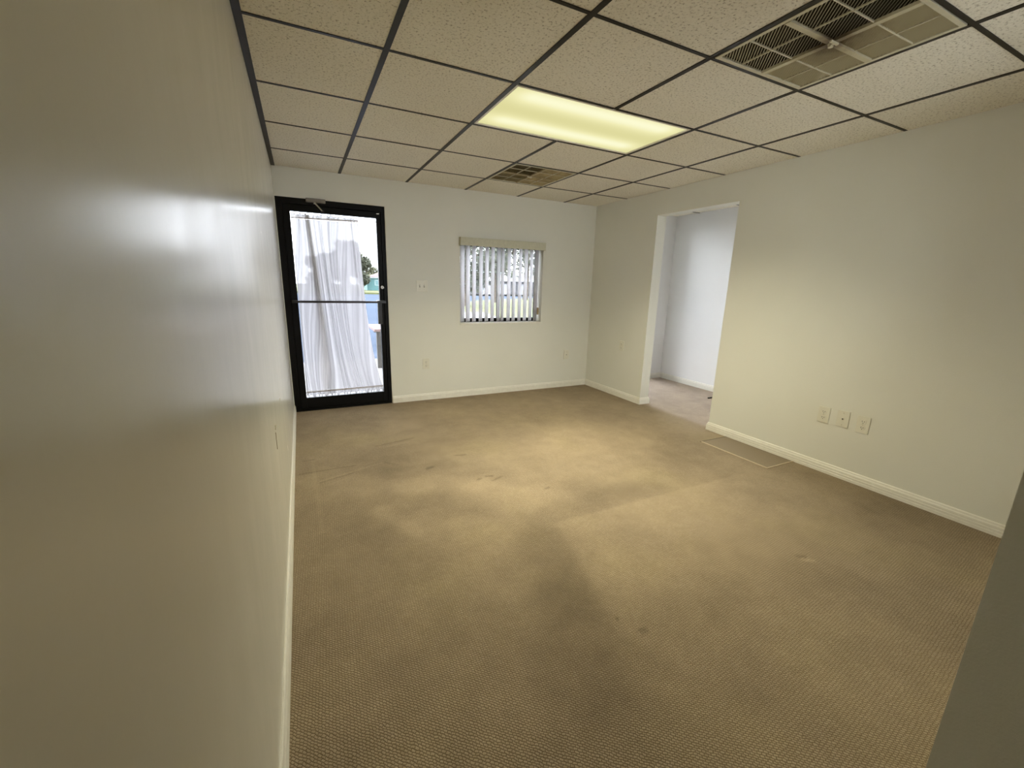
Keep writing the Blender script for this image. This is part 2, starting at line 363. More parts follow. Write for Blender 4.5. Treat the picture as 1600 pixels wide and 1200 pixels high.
# white skins on the next room's side
wk = boxes('wall_next_back', [((W+WT, -0.012, 0), (N0, 0, H)), ((N0, -0.012, NZ1), (N1, 0, H)), ((N0, -0.012, 0), (N1, 0, NZ0)), ((N1, -0.012, 0), (XN, 0, H))], m_wall_next)
tag(wk, 'narrow strip of white wall in the far corner of the next room', 'wall', kind='structure')
# paint chips on the left wall
for (y, z, s) in ((-2.50, 0.655, 0.010), (-2.02, 0.655, 0.006)):
    bm = bmesh.new(); box(bm, (XL, y-s*0.5, z-s), (XL+0.003, y+s*0.5, z+s), 0.001)
    c = obj('paint_chip', bm, m_plate, wl_); c['label'] = 'small white paint chip'
bm = bmesh.new(); box(bm, (XL, -2.512, 0.56), (XL+0.0015, -2.506, 0.635)); c = obj('scuff_mark', bm, plain('scuff_brown', (0.25, 0.2, 0.14), 0.7), wl_); c['label'] = 'thin brown scuff'

# ------------------------------------------------------------------ baseboards
BP = [(0, 0), (0.014, 0), (0.014, 0.018), (0.0115, 0.021), (0.014, 0.024), (0.014, 0.036), (0.0115, 0.039), (0.0135, 0.042), (0.0125, 0.054), (0.009, 0.060), (0.007, 0.070), (0.003, 0.074), (0, 0.074)]
def baseboard(name, runs, label):
    bm = bmesh.new()
    for r in runs: profile_run(bm, BP, *r)
    o = obj(name, bm, m_base); tag(o, label, 'baseboard', kind='structure'); return o
baseboard('baseboard_left', [((XL, -6.3, 0), (XL, 0.02, 0), (1, 0, 0))], 'white baseboard along the long left wall')
baseboard('baseboard_back', [((DX1+0.006, 0, 0), (W, 0, 0), (0, -1, 0), 0, -1)], 'white baseboard under the window on the back wall')
baseboard('baseboard_right_far', [((W, 0, 0), (W, OY0, 0), (-1, 0, 0), 1, 1), ((W, OY0, 0), (W+WT, OY0, 0), (0, -1, 0), -1, 1), ((W+WT, OY0, 0), (W+WT, -0.012, 0), (1, 0, 0), -1, 0)], 'short white baseboard between the back corner and the opening')
baseboard('baseboard_right_near', [((W, OY1, 0), (W, YF, 0), (-1, 0, 0), -1, 0), ((W+WT, OY1, 0), (W, OY1, 0), (0, 1, 0), -1, 1)], 'long fluted white baseboard under the three wall plates')
baseboard('baseboard_next', [((XN, YE, 0), (XN, -0.012, 0), (-1, 0, 0), 0, -1)], 'white baseboard along the next room daylit wall')
baseboard('baseboard_next_back', [((N1, -0.012, 0), (XN, -0.012, 0), (0, -1, 0), 0, -1)], 'stub of white baseboard in the next room corner')

# ------------------------------------------------------------------ ceiling: slab, tiles, tees
ceil_ = boxes('ceiling', [((XL-0.15, YF-FT, WALLTOP-0.05), (W+WT, BT, WALLTOP+0.05)), ((W+WT, YE-0.1, WALLTOP-0.05), (X2, BT, WALLTOP+0.05)), ((XL-0.15, -6.45, WALLTOP-0.05), (HW+0.12, YF-FT, WALLTOP+0.05))], m_plenum)
tag(ceil_, 'suspended ceiling of speckled tiles in a black metal grid', 'ceiling', kind='structure')
FL = 0.0125
xs = [XL] + XS + [W]; ys = [0.0] + YS + [YF]
skip = {(2, 3), (3, 3), (3, 1), (3, 5)}     # (column, row) taken by the light and the two vents
tile_cache = {}
def tile(x0, x1, y0, y1):
    w, d = round(x1-x0-0.006, 4), round(abs(y1-y0)-0.006, 4)
    if (w, d) not in tile_cache:
        bm = bmesh.new(); box(bm, (-w/2, -d/2, 0), (w/2, d/2, 0.016), 0.002)
        me = bpy.data.meshes.new('ceiling_tile'); bmesh.ops.recalc_face_normals(bm, faces=bm.faces); bm.to_mesh(me); bm.free(); me.materials.append(m_tile); tile_cache[(w, d)] = me
    inst('ceiling_tile', tile_cache[(w, d)], ceil_, ((x0+x1)/2, (y0+y1)/2, H+random.uniform(0.0002, 0.0015)), (random.uniform(-1, 1)*0.0012, random.uniform(-1, 1)*0.0012, 0))
for c in range(6):
    for r in range(8):
        if (c, r) in skip: continue
        if abs(ys[r]-ys[r+1]) < 0.03: continue
        tile(xs[c], xs[c+1], ys[r], ys[r+1])
tee_cache = {}
def tee(name, p0, p1):
    L = round(math.dist(p0, p1), 4); FL = 0.0125 if name == 'main_tee' else 0.0082
    L_ = (L, FL)
    if L_ not in tee_cache:
        bm = bmesh.new(); box(bm, (0, -FL, -0.0022), (L, FL, 0)); box(bm, (0, -0.0012, 0), (L, 0.0012, 0.03))
        me = bpy.data.meshes.new(name); bmesh.ops.recalc_face_normals(bm, faces=bm.faces); bm.to_mesh(me); bm.free(); me.materials.append(m_tee); tee_cache[L_] = me
    inst(name, tee_cache[L_], ceil_, (*p0, H), (0, 0, math.atan2(p1[1]-p0[1], p1[0]-p0[0])))
for i, x in enumerate(XS):
    if i == 2: tee('main_tee', (x, 0), (x, YS[2]-0.0)); tee('main_tee', (x, YS[3]), (x, YF))
    else: tee('main_tee', (x, 0), (x, YF))
for y in YS:
    for c in range(6):
        tee('cross_tee', (xs[c]+(FL if c else 0.02), y), (xs[c+1]-FL, y))
bm = bmesh.new(); box(bm, (XL, YF, H-0.003), (XL+0.030, 0, H)); box(bm, (XL, YF, H-0.003), (XL+0.002, 0, H+0.03)); obj('wall_angle', bm, m_tee, ceil_)
# next room's ceiling
nx = [W+WT, 3.94, 4.55, XN]; ny = [-0.012, -0.375, -0.375-T, -0.375-2*T, YE]
for i in range(3):
    for j in range(4):
        tile(nx[i], nx[i+1], ny[j], ny[j+1])
for y in ny[1:-1]:
    tee('cross_tee', (nx[0], y), (nx[-1], y))
mbox('hall_ceiling_panel', (XL, -6.3, H), (HW, YF-FT, H+0.02), m_tile, ceil_)

# ------------------------------------------------------------------ ceiling light (2 x 4 ft troffer)
m_fixfr = plain('fixture_frame_white', (0.75, 0.72, 0.65), 0.4)
def troffer(LX0, LX1, LY0, LY1, watts, label):
    lc = ((LX0+LX1)/2, (LY0+LY1)/2)
    light = empty('ceiling_light', (lc[0], lc[1], H)); tag(light, label, 'ceiling light')
    hx, hy = (LX1-LX0)/2-FL, (LY1-LY0)/2-FL
    bm = bmesh.new(); fwid = 0.014
    box(bm, (-hx, -hy, -0.001), (hx, -hy+fwid, 0.012)); box(bm, (-hx, hy-fwid, -0.001), (hx, hy, 0.012)); box(bm, (-hx, -hy+fwid, -0.001), (-hx+fwid, hy-fwid, 0.012)); box(bm, (hx-fwid, -hy+fwid, -0.001), (hx, hy-fwid, 0.012))
    obj('frame', bm, m_fixfr, light)
    bm = bmesh.new(); box(bm, (-hx+fwid, -hy+fwid, 0.006), (hx-fwid, hy-fwid, 0.010)); obj('diffuser', bm, m_diff, light)
    bm = bmesh.new()
    box(bm, (-hx, -hy, 0.09), (hx, hy, 0.094)); box(bm, (-hx, -hy, 0.012), (-hx+0.003, hy, 0.09)); box(bm, (hx-0.003, -hy, 0.012), (hx, hy, 0.09)); box(bm, (-hx, -hy, 0.012), (hx, -hy+0.003, 0.09)); box(bm, (-hx, hy-0.003, 0.012), (hx, hy, 0.09))
    obj('housing', bm, m_silver, light)
    ld = bpy.data.lights.new('fixture_lamp', 'AREA'); ld.shape = 'RECTANGLE'; ld.size = 2*(hx-fwid); ld.size_y = 2*(hy-fwid)
    ld.energy = watts; ld.color = PANEL_COLOR; ld.spread = math.radians(130)   # prismatic lens throws the light downwards
    lo = bpy.data.objects.new('fixture_lamp', ld); COL.objects.link(lo); lo.parent = light; lo.location = (0, 0, -0.0025)
troffer(XS[1], XS[3], YS[3], YS[2], PANEL_WATTS, 'glowing yellowish fluorescent ceiling panel set in the tile grid')

# ------------------------------------------------------------------ air vents
def vent(cx, cy, label, quads, m_vent=m_vent):
    v = empty('air_vent', (cx, cy, H)); tag(v, label, 'air vent', 'ceiling air vents')
    S = T/2-FL; fr = 0.016; cb = 0.011
    bm = bmesh.new()
    box(bm, (-S, -S, -0.004), (S, -S+fr, 0.006)); box(bm, (-S, S-fr, -0.004), (S, S, 0.006)); box(bm, (-S, -S+fr, -0.004), (-S+fr, S-fr, 0.006)); box(bm, (S-fr, -S+fr, -0.004), (S, S-fr, 0.006))
    obj('frame', bm, m_ventframe, v)
    bm = bmesh.new(); box(bm, (-S+fr, -cb, -0.006), (S-fr, cb, 0.004)); obj('cross_bar', bm, m_vent, v)
    bm = bmesh.new(); box(bm, (-cb, -S+fr, -0.0065), (cb, S-fr, 0.0045)); obj('cross_bar', bm, m_vent, v)
    bm = bmesh.new(); tube(bm, (0, 0, -0.018), (0, 0, -0.004), 0.009, 0.012, 12); box(bm, (-0.045, -0.028, -0.020), (0.004, -0.018, -0.013), 0.002); tube(bm, (-0.02, -0.023, -0.0165), (0, 0, -0.012), 0.004, 0.004, 8)
    obj('damper_lever', bm, m_ventframe, v)
    a, b = cb, S-fr
    for sx in (-1, 1):
        for sy in (-1, 1):
            # blades run across the diagonal along which this quarter throws its air
            bm = bmesh.new(); q = b-a; mid = (a+b)/2
            tx, ty, run, rise, n = quads[(sx, sy)]; th = Vector((tx, ty, 0)).normalized(); al = Vector((-ty, tx, 0)).normalized()
            for k in range(n):
                d = -q*0.7071 + (k+0.5)*q*1.4142/n
                half = q*0.7071-abs(d)
                if half < 0.004: continue
                for_c = Vector((sx*mid, sy*mid, 0)) + th*d
                lo_, hi_ = for_c + th*run + Vector((0, 0, -0.001)), for_c - th*run + Vector((0, 0, rise))
                nn = (hi_-lo_).cross(al).normalized()*0.0005
                P = [lo_-al*half-nn, lo_+al*half-nn, hi_+al*half-nn, hi_-al*half-nn, lo_-al*half+nn, lo_+al*half+nn, hi_+al*half+nn, hi_-al*half+nn]
                vv = [bm.verts.new(p) for p in P]
                for f in ((0,3,2,1),(4,5,6,7),(0,1,5,4),(1,2,6,5),(2,3,7,6),(3,0,4,7)): bm.faces.new([vv[i] for i in f])
            o = obj('louvre_blades', bm, m_vent, v); o['kind'] = 'stuff'
            bm = bmesh.new(); box(bm, (sx*mid-0.002, sy*a, -0.003), (sx*mid+0.002, sy*b, 0.003)); obj('rib', bm, m_ventframe, v)
            bm = bmesh.new(); box(bm, (sx*a, sy*mid-0.002, -0.0032), (sx*b, sy*mid+0.002, 0.0032)); obj('rib', bm, m_ventframe, v)
    bm = bmesh.new()
    box(bm, (-S, -S, 0.12), (S, S, 0.124)); box(bm, (-S, -S, 0.012), (-S+0.003, S, 0.12)); box(bm, (S-0.003, -S, 0.012), (S, S, 0.12)); box(bm, (-S, -S, 0.012), (S, -S+0.003, 0.12)); box(bm, (-S, S-0.003, 0.012), (S, S, 0.12))
    obj('duct_box', bm, m_plenum, v)
vent((XS[2]+XS[3])/2, (YS[4]+YS[5])/2, 'large louvred ceiling vent nearest the camera at the upper right',
    {(-1, 1): (-1, 1, 0.0038, 0.010, 36), (-1, -1): (-1, 1, 0.0038, 0.010, 36), (1, 1): (1, -1, 0.0045, 0.009, 40), (1, -1): (1, -1, 0.0045, 0.009, 40)})
vent((XS[2]+XS[3])/2, (YS[0]+YS[1])/2, 'small-looking brown ceiling vent between the light panel and back wall',
    {(-1, 1): (-1, -1, 0.004, 0.010, 30), (-1, -1): (-1, -1, 0.008, 0.003, 24), (1, 1): (1, 1, 0.006, 0.008, 40), (1, -1): (1, 1, 0.006, 0.008, 40)}, plain('dusty_brown_enamel', (0.36, 0.29, 0.15), 0.6, var=0.25, scale=14))

# ------------------------------------------------------------------ door
door = empty('door_1', (0, 0, 0)); tag(door, 'black framed glass exit door in the back wall corner', 'door', kind='structure')
FY0, FY1 = 0.012, 0.11
bm = bmesh.new()
box(bm, (DX0, FY0, 0), (0.022, FY1, DZ)); box(bm, (0.868, FY0, 0), (DX1, FY1, DZ)); box(bm, (0.022, FY0, 1.925), (0.868, FY1, DZ)); box(bm, (0.022, FY0, -0.01), (0.868, FY1, 0.022))
box(bm, (0.022, 0.07, 0.022), (0.036, FY1, 1.925)); box(bm, (0.854, 0.07, 0.022), (0.868, FY1, 1.925)); box(bm, (0.022, 0.07, 1.911), (0.868, FY1, 1.925)); box(bm, (0.022, 0.07, 0.022), (0.868, FY1, 0.036))
obj('frame', bm, m_black, door)
mbox('threshold', (DX0, 0.0, -0.04), (DX1, 0.13, 0.004), m_black, door)
mbox('reveal_strip', (DX1, 0.0005, 0.075), (DX1+0.004, 0.012, DZ), m_base, door)
GX0, GX1, GZ0, GZ1 = 0.081, 0.824, 0.130, 1.866
LY = 0.022
bm = bmesh.new()
box(bm, (0.025, LY, 0.025), (GX0, LY+0.045, 1.922), 0.002); box(bm, (GX1, LY, 0.025), (0.865, LY+0.045, 1.922), 0.002)
box(bm, (GX0, LY, 0.025), (GX1, LY+0.045, GZ0), 0.002); box(bm, (GX0, LY, GZ1), (GX1, LY+0.045, 1.922), 0.002)
obj('door_leaf', bm, m_black, door)
mbox('glass_pane', (GX0-0.004, LY+0.034, GZ0-0.004), (GX1+0.004, LY+0.040, GZ1+0.004), m_glass, door)
bm = bmesh.new(); box(bm, (0.045, -0.045, 1.057), (0.800, -0.030, 1.078), 0.003); pb = obj('push_bar', bm, m_bronze, door)
bm = bmesh.new(); box(bm, (0.790, -0.048, 1.055), (0.872, LY, 1.082), 0.003); obj('bracket', bm, m_dkgrey, pb)
bm = bmesh.new(); box(bm, (0.030, -0.048, 1.056), (0.072, LY, 1.080), 0.003); obj('bracket', bm, m_dkgrey, pb)
bm = bmesh.new(); box(bm, (0.795, -0.02, 0.845), (0.838, LY, 1.056), 0.004); obj('pull_handle', bm, m_dkgrey, door)
bm = bmesh.new(); tube(bm, (0.853, LY, 1.212), (0.853, LY-0.014, 1.212), 0.017, 0.015, 20); lk = obj('lock_cylinder', bm, m_silver, door)
bm = bmesh.new(); box(bm, (0.8515, LY-0.0150, 1.203), (0.8545, LY-0.0135, 1.221)); obj('keyhole', bm, m_slot, lk)
bm = bmesh.new(); box(bm, (0.215, -0.034, 1.946), (0.378, 0.011, 1.980), 0.006); cl = obj('door_closer', bm, plain('dull_closer_metal', (0.22, 0.20, 0.17), 0.5, 0.3), door)
bm = bmesh.new(); tube(bm, (0.288, -0.020, 1.944), (0.346, 0.012, 1.885), 0.008, 0.006, 10); tube(bm, (0.288, -0.018, 1.948), (0.288, -0.018, 1.934), 0.012, 0.012, 12); obj('arm', bm, m_silver, cl)
bm = bmesh.new(); box(bm, (0.335, 0.008, 1.876), (0.362, LY, 1.892), 0.002); obj('shoe', bm, m_dkgrey, cl)
bm = bmesh.new(); box(bm, (0.827, LY-0.004, 1.902), (0.852, LY, 1.910)); obj('maker_badge', bm, m_silver, door)

# ------------------------------------------------------------------ sheer curtain on the door glass
cur = empty('sheer_curtain', (0, 0, 0)); tag(cur, 'gathered white sheer curtain stretched between two rods on the glass door', 'curtain')
ZT, ZB = 1.818, 0.188
KEY = [(0.10, 0.822), (0.19, 0.818), (0.217, 0.808), (0.30, 0.786), (0.40, 0.766), (0.561, 0.736), (0.80, 0.708), (1.015, 0.690), (1.385, 0.668), (1.825, 0.657), (1.9, 0.660)]
def xr(z):
    for (a, b), (c, d) in zip(KEY, KEY[1:]):
        if z <= c: return b+(d-b)*max(0, (z-a))/(c-a)
    return KEY[-1][1]
rnd = random.Random(11); folds = [(rnd.uniform(35, 170), rnd.uniform(0, 6.28), rnd.uniform(0.4, 1.0)) for _ in range(9)]
def fold(s, z):
    t = (z-0.15)/1.7
    ss = s + 0.035*math.sin(3.1*s*3+1.7*t*2) + 0.02*math.sin(9*s+4*t)
    v = sum(a*math.sin(f*ss + ph + 0.6*math.sin(2.2*t+ph)) for f, ph, a in folds)/3.0
    gather = math.exp(-((ss-0.20-0.10*(1-t))/0.035)**2)
    return max(-1.5, min(1.5, v)) + 0.8*gather*math.sin(ss*190)
def density(s, z):      # how closely the cloth is gathered; also sets the painted fold tones
    t = (z-0.15)/1.7; ss = s + 0.035*math.sin(3.1*s*3+1.7*t*2) + 0.02*math.sin(9*s+4*t)
    d = 0.5*noise.noise(Vector((ss*26, t*0.35, 2.0))) + 0.5*noise.noise(Vector((ss*60, t*0.5, 5.0)))
    g = math.exp(-((ss-0.20-0.10*(1-t))/0.045)**2)*(0.35+0.65*t)
    return max(0.0, min(1.0, 0.35+0.9*d+0.8*g)), g
def sheet(name, z0, z1, nz, ns, amp, off, mat, hf=0.0):
    bm = bmesh.new(); G = []; dl = bm.verts.layers.float_color.new('gather')
    for j in range(nz+1):
        z = z0+(z1-z0)*j/nz; row = []
        for i in range(ns+1):
            s = i/ns; x = GX0+0.004+s*(min(xr(z), GX1-0.003)-GX0-0.004)
            y = off + amp*fold(s, z) + hf*math.sin(s*230+2*math.sin(s*31)+z*9)
            x += 0.0035*math.sin(s*97+3*z)*(1-abs(2*s-1))
            zz = z
            if hf and j == nz: zz += 0.012*math.sin(s*120+math.sin(s*37)*2) 
            v = bm.verts.new((x, max(0.0235, min(0.0525, y)), zz)); dd, gg = density(s, z); v[dl] = (dd, gg, 0, 1); row.append(v)
        G.append(row)
    for j in range(nz):
        for i in range(ns): bm.faces.new((G[j][i], G[j][i+1], G[j+1][i+1], G[j+1][i]))
    return obj(name, bm, mat, cur, True)
sheet('curtain_panel', ZB+0.008, ZT-0.012, 40, 420, 0.0080, 0.038, m_curtain)
sheet('rod_pocket', ZT-0.012, ZT+0.012, 2, 420, 0.004, 0.032, m_curtain_hem)
sheet('top_ruffle', ZT+0.012, GZ1-0.016, 5, 420, 0.004, 0.036, m_curtain, 0.004)
sheet('rod_pocket', ZB-0.012, ZB+0.008, 2, 420, 0.004, 0.032, m_curtain_hem)
sheet('bottom_ruffle', ZB-0.012, GZ0+0.012, 4, 420, 0.004, 0.036, m_curtain, 0.004)
for z in (ZT, ZB):
    bm = bmesh.new(); tube(bm, (GX0-0.002, 0.026, z-0.010 if z == ZT else z-0.008), (GX1+0.002, 0.026, z+0.012 if z == ZT else z+0.010), 0.0034, None, 8); obj('rod', bm, m_rod, cur, True)

# ------------------------------------------------------------------ window
win = empty('window_1', (0, 0, 0)); tag(win, 'small window with a black metal frame behind the vertical blinds', 'window', kind='structure')
bm = bmesh.new(); f = 0.045
box(bm, (WX0, 0.13, WZ0), (WX1, 0.18, WZ0+f)); box(bm, (WX0, 0.13, WZ1-f), (WX1, 0.18, WZ1)); box(bm, (WX0, 0.13, WZ0+f), (WX0+0.018, 0.18, WZ1-f)); box(bm, (WX1-0.018, 0.13, WZ0+f), (WX1, 0.18, WZ1-f)); box(bm, (2.178, 0.135, WZ0+f), (2.198, 0.165, WZ1-f))
obj('window_frame', bm, m_black, win)
mbox('glass_pane', (WX0+0.018, 0.150, WZ0+f), (2.178, 0.155, WZ1-f), m_glass, win)
mbox('glass_pane', (2.198, 0.156, WZ0+f), (WX1-0.018, 0.161, WZ1-f), m_glass, win)
bm = bmesh.new(); box(bm, (WX0, -0.010, WZ0-0.016), (WX1, 0.13, WZ0+0.003), 0.003); obj('sill', bm, m_base, win)
# unseen window, assumed and added to light the next room (hidden behind the opening's jamb)
win2 = empty('assumed_window', (0, 0, 0)); tag(win2, 'unseen tall window assumed in the next room outside wall for daylight', 'window', kind='structure')
bm = bmesh.new(); box(bm, (N0, 0.08, NZ0), (N0+0.04, 0.12, NZ1)); box(bm, (N1-0.04, 0.08, NZ0), (N1, 0.12, NZ1)); box(bm, (N0, 0.08, NZ0), (N1, 0.12, NZ0+0.04)); box(bm, (N0, 0.08, NZ1-0.04), (N1, 0.12, NZ1)); obj('window_frame', bm, m_black, win2)
mbox('glass_pane', (N0+0.04, 0.098, NZ0+0.04), (N1-0.04, 0.103, NZ1-0.04), m_glass, win2)

win3 = empty('fill_window', (0, 0, 0)); tag(win3, 'unseen window added in the front wall behind the camera for fill daylight', 'window', kind='structure')  # no such window in view; added as daylight fill from behind
bm = bmesh.new(); ya, yb = YF-0.09, YF-0.05
box(bm, (FX0, ya, FZ0), (FX0+0.035, yb, FZ1)); box(bm, (FX1-0.035, ya, FZ0), (FX1, yb, FZ1)); box(bm, (FX0, ya, FZ0), (FX1, yb, FZ0+0.035)); box(bm, (FX0, ya, FZ1-0.035), (FX1, yb, FZ1)); obj('window_frame', bm, m_base, win3)
mbox('glass_pane', (FX0+0.035, YF-0.073, FZ0+0.035), (FX1-0.035, YF-0.068, FZ1-0.035), m_glass, win3)

# ------------------------------------------------------------------ vertical blinds
bl = empty('vertical_blinds', (2.19, 0, 0)); tag(bl, 'white vertical blinds half open under a cream valance', 'blinds')
def L(o): o.location = (-2.19, 0, 0); return o
VY = -0.055; VX0, VX1, VZ0, VZ1 = 1.662, 2.700, 1.664, 1.747
bm = bmesh.new(); box(bm, (VX0, VY, VZ0), (VX1, VY+0.006, VZ1), 0.0015); box(bm, (VX0, VY+0.006, VZ0), (VX0+0.006, -0.001, VZ1)); box(bm, (VX1-0.006, VY+0.006, VZ0), (VX1, -0.001, VZ1)); box(bm, (VX0+0.006, VY+0.006, VZ1-0.005), (VX1-0.006, -0.001, VZ1))
L(obj('valance', bm, plain('cream_valance', (0.62, 0.60, 0.46), 0.5), bl))
bm = bmesh.new(); box(bm, (WX0+0.005, 0.045, 1.688), (WX1-0.005, 0.085, 1.716), 0.003); L(obj('headrail', bm, m_base, bl))
VX = [1.698, 1.762, 1.834, 1.915, 1.986, 2.057, 2.134, 2.182, 2.261, 2.327, 2.403, 2.476, 2.549, 2.615, 2.668]
bm = bmesh.new(); n = 8; w = 0.082; z0, z1 = WZ0+0.012, 1.690
ring = []
for zz in (z0, z1):
    fr_ = [bm.verts.new((-w/2+w*k/n, 0.006*(1-(2*k/n-1)**2), zz)) for k in range(n+1)]
    bk = [bm.verts.new((-w/2+w*k/n, 0.006*(1-(2*k/n-1)**2)+0.0009, zz)) for k in range(n+1)]
    ring.append((fr_, bk))
(f0, b0), (f1, b1) = ring
for k in range(n):
    bm.faces.new((f0[k], f0[k+1], f1[k+1], f1[k])); bm.faces.new((b0[k+1], b0[k], b1[k], b1[k+1])); bm.faces.new((f0[k], b0[k], b0[k+1], f0[k+1])); bm.faces.new((f1[k], f1[k+1], b1[k+1], b1[k]))
bm.faces.new((f0[0], f1[0], b1[0], b0[0])); bm.faces.new((f0[n], b0[n], b1[n], f1[n]))
vm_ = bpy.data.meshes.new('vane'); bmesh.ops.recalc_face_normals(bm, faces=bm.faces); bm.to_mesh(vm_); bm.free(); vm_.materials.append(m_vane)
for p in vm_.polygons: p.use_smooth = True
for k, x in enumerate(VX):
    xx = x + (x-CX)/4.46*0.065     # each vane hangs a little behind the wall face
    a = 36 + random.uniform(-3, 3)
    if k == 14: a = 30
    if k == 7: a = 40
    o = inst('vane', vm_, bl, (min(xx, WX1-0.048)-2.19, 0.065, 0), (0, 0, math.radians(a)))
bm = bmesh.new(); box(bm, (2.652, 0.012, 0.925), (2.676, 0.022, 1.01), 0.003); L(obj('cord_weight', bm, plain('brown_weight', (0.30, 0.22, 0.10), 0.5), bl))
bm = bmesh.new(); tube(bm, (2.664, 0.017, 1.01), (2.664, 0.017, 1.69), 0.0015, None, 6); L(obj('cord', bm, m_base, bl))

# ------------------------------------------------------------------ wall plates (local frame: plate faces -Y)
def plate_bm(w, h, d=0.0062):
    bm = bmesh.new(); box(bm, (-w/2, -d, -h/2), (w/2, 0, h/2), 0.0022); return bm
def outlet(loc, rz, label, kind='duplex'):
    r = empty('wall_outlet' if kind == 'duplex' else 'jack_plate', loc, (0, 0, rz)); tag(r, label, 'outlet' if kind == 'duplex' else 'wall plate', 'plates on the walls')
    obj('plate', plate_bm(0.074, 0.116), m_plate, r)
    def screw(z):
        bm = bmesh.new(); tube(bm, (0, -0.006, z), (0, -0.0075, z), 0.0034, None, 10); obj('screw', bm, m_ventframe, r)
    if kind == 'duplex':
        for z in (0.021, -0.021):
            bm = bmesh.new()
            pts = []
            for k in range(20):
                a = 2*math.pi*k/20; pts.append((0.0172*math.cos(a), max(-0.0142, min(0.0142, 0.0172*math.sin(a)))))
            A = [bm.verts.new((x, -0.005, z+zz)) for x, zz in pts]; B = [bm.verts.new((x, -0.0082, z+zz)) for x, zz in pts]
            for k in range(20): bm.faces.new((A[k], A[(k+1)%20], B[(k+1)%20], B[k]))
            bm.faces.new(B)
            rc = obj('receptacle', bm, m_plate, r)
            for sx, hh in ((-0.0064, 0.0042), (0.0064, 0.0034)):
                bm = bmesh.new(); box(bm, (sx-0.0014, -0.0086, z+0.003-hh), (sx+0.0014, -0.0080, z+0.003+hh)); obj('slot', bm, m_slot, rc)
            bm = bmesh.new(); tube(bm, (0, -0.0080, z-0.008), (0, -0.0086, z-0.008), 0.0026, None, 8); obj('slot', bm, m_slot, rc)
        screw(0)
    else:
        bm = bmesh.new(); tube(bm, (0, -0.006, 0), (0, -0.0095, 0), 0.0075, 0.0065, 14); jk = obj('jack', bm, m_plate, r)
        bm = bmesh.new(); tube(bm, (0, -0.0094, 0), (0, -0.0100, 0), 0.0048, None, 12); obj('hole', bm, m_slot, jk)
        screw(0.042); screw(-0.042)
    return r
outlet((1.277, 0, 0.405), 0, 'cream duplex outlet low on the back wall right of the door')
outlet((3.097, 0, 0.417), 0, 'cream jack plate low on the back wall near the right corner', 'jack')
outlet((W, -0.66, 0.608), -math.pi/2, 'cream duplex outlet between the back corner and the opening')
outlet((W, -2.865, 0.418), -math.pi/2, 'cream duplex outlet farthest from camera of the three in a row')
outlet((W, -2.987, 0.422), -math.pi/2, 'cream jack plate with a black hole between two outlets', 'jack')
outlet((W, -3.107, 0.416), -math.pi/2, 'cream duplex outlet nearest the camera of the three in a row')
sw = empty('light_switch', (1.2515, 0, 1.232), (0, 0, 0)); tag(sw, 'cream double light switch plate between the door and the window', 'light switch')
obj('plate', plate_bm(0.118, 0.116), m_plate, sw)
for sx in (-0.023, 0.023):
    bm = bmesh.new(); box(bm, (sx-0.0055, -0.0066, -0.0125), (sx+0.0055, -0.0058, 0.0125)); ob = obj('switch_slot', bm, plain('slot_shadow', (0.18, 0.15, 0.10), 0.6), sw)
    bm = bmesh.new(); v = 0.008; box(bm, (sx-0.0042, -0.017, -0.002), (sx+0.0042, -0.006, 0.008), 0.001); obj('toggle', bm, m_plate, sw)
    for z in (0.030, -0.030):
        bm = bmesh.new(); tube(bm, (sx, -0.006, z), (sx, -0.0072, z), 0.003, None, 8); obj('screw', bm, m_ventframe, sw)
# scrap lying on the next room's carpet
bm = bmesh.new(); box(bm, (4.40, -1.155, 0.0), (4.50, -1.135, 0.012), 0.003); o = obj('debris_scrap', bm, m_slot); tag(o, 'small dark scrap on the carpet just inside the opening', 'scrap')

# ------------------------------------------------------------------ outside
def gnd(nm, c1, c2, sc, rough=0.9):
    t = NT(nm); p = t.pos(); f = t.noise(p, sc, 4, 0.6)
    return t.set(col=t.ramp(f, [(0.3, c1), (0.7, c2)]), rough=rough, spec=0.2)
m_lawn = gnd('lawn_grass', (0.0504, 0.0576, 0.0202), (0.0864, 0.0900, 0.0360), 3.0)
m_conc = gnd('pale_concrete', (0.1728, 0.1692, 0.1656), (0.2016, 0.1980, 0.1944), 5)
def water_mat():
    t = NT('pond_water'); mp = t.new('ShaderNodeMapping'); mp.inputs['Scale'].default_value = (0.3, 1.2, 1); t.link(t.pos(), mp.inputs['Vector'])
    f = t.noise(mp.outputs['Vector'], 1.5, 3)
    return t.set(col=t.ramp(f, [(0.3, (0.0446, 0.0562, 0.0778)), (0.7, (0.0562, 0.0684, 0.0922))]), rough=0.6, spec=0.0, normal=t.bump(f, 0.2, 0.1))
def poly(name, pts, z0, z1, mat):
    bm = bmesh.new(); A = [bm.verts.new((x, y, z0)) for x, y in pts]; B = [bm.verts.new((x, y, z1)) for x, y in pts]; n = len(pts)
    for k in range(n): bm.faces.new((A[k], A[(k+1)%n], B[(k+1)%n], B[k]))
    bm.faces.new(A[::-1]); bm.faces.new(B); return obj(name, bm, mat)
o = poly('pond', [(-150, 3), (150, 3), (150, 220), (-150, 220)], -1.6, -1.05, water_mat()); tag(o, 'pale blue pond water beyond the glass door', 'water', kind='structure')
o = poly('lawn', [(-60, 0.25), (60, 0.25), (90, 44), (40, 40), (22, 36), (13, 29), (8.5, 20), (6.0, 11), (4.4, 6.5), (3.4, 3.1), (-8, 3.0), (-60, 3.0)], -1.5, -0.10, m_lawn); tag(o, 'green lawn outside the window running down to the water', 'lawn', kind='structure')
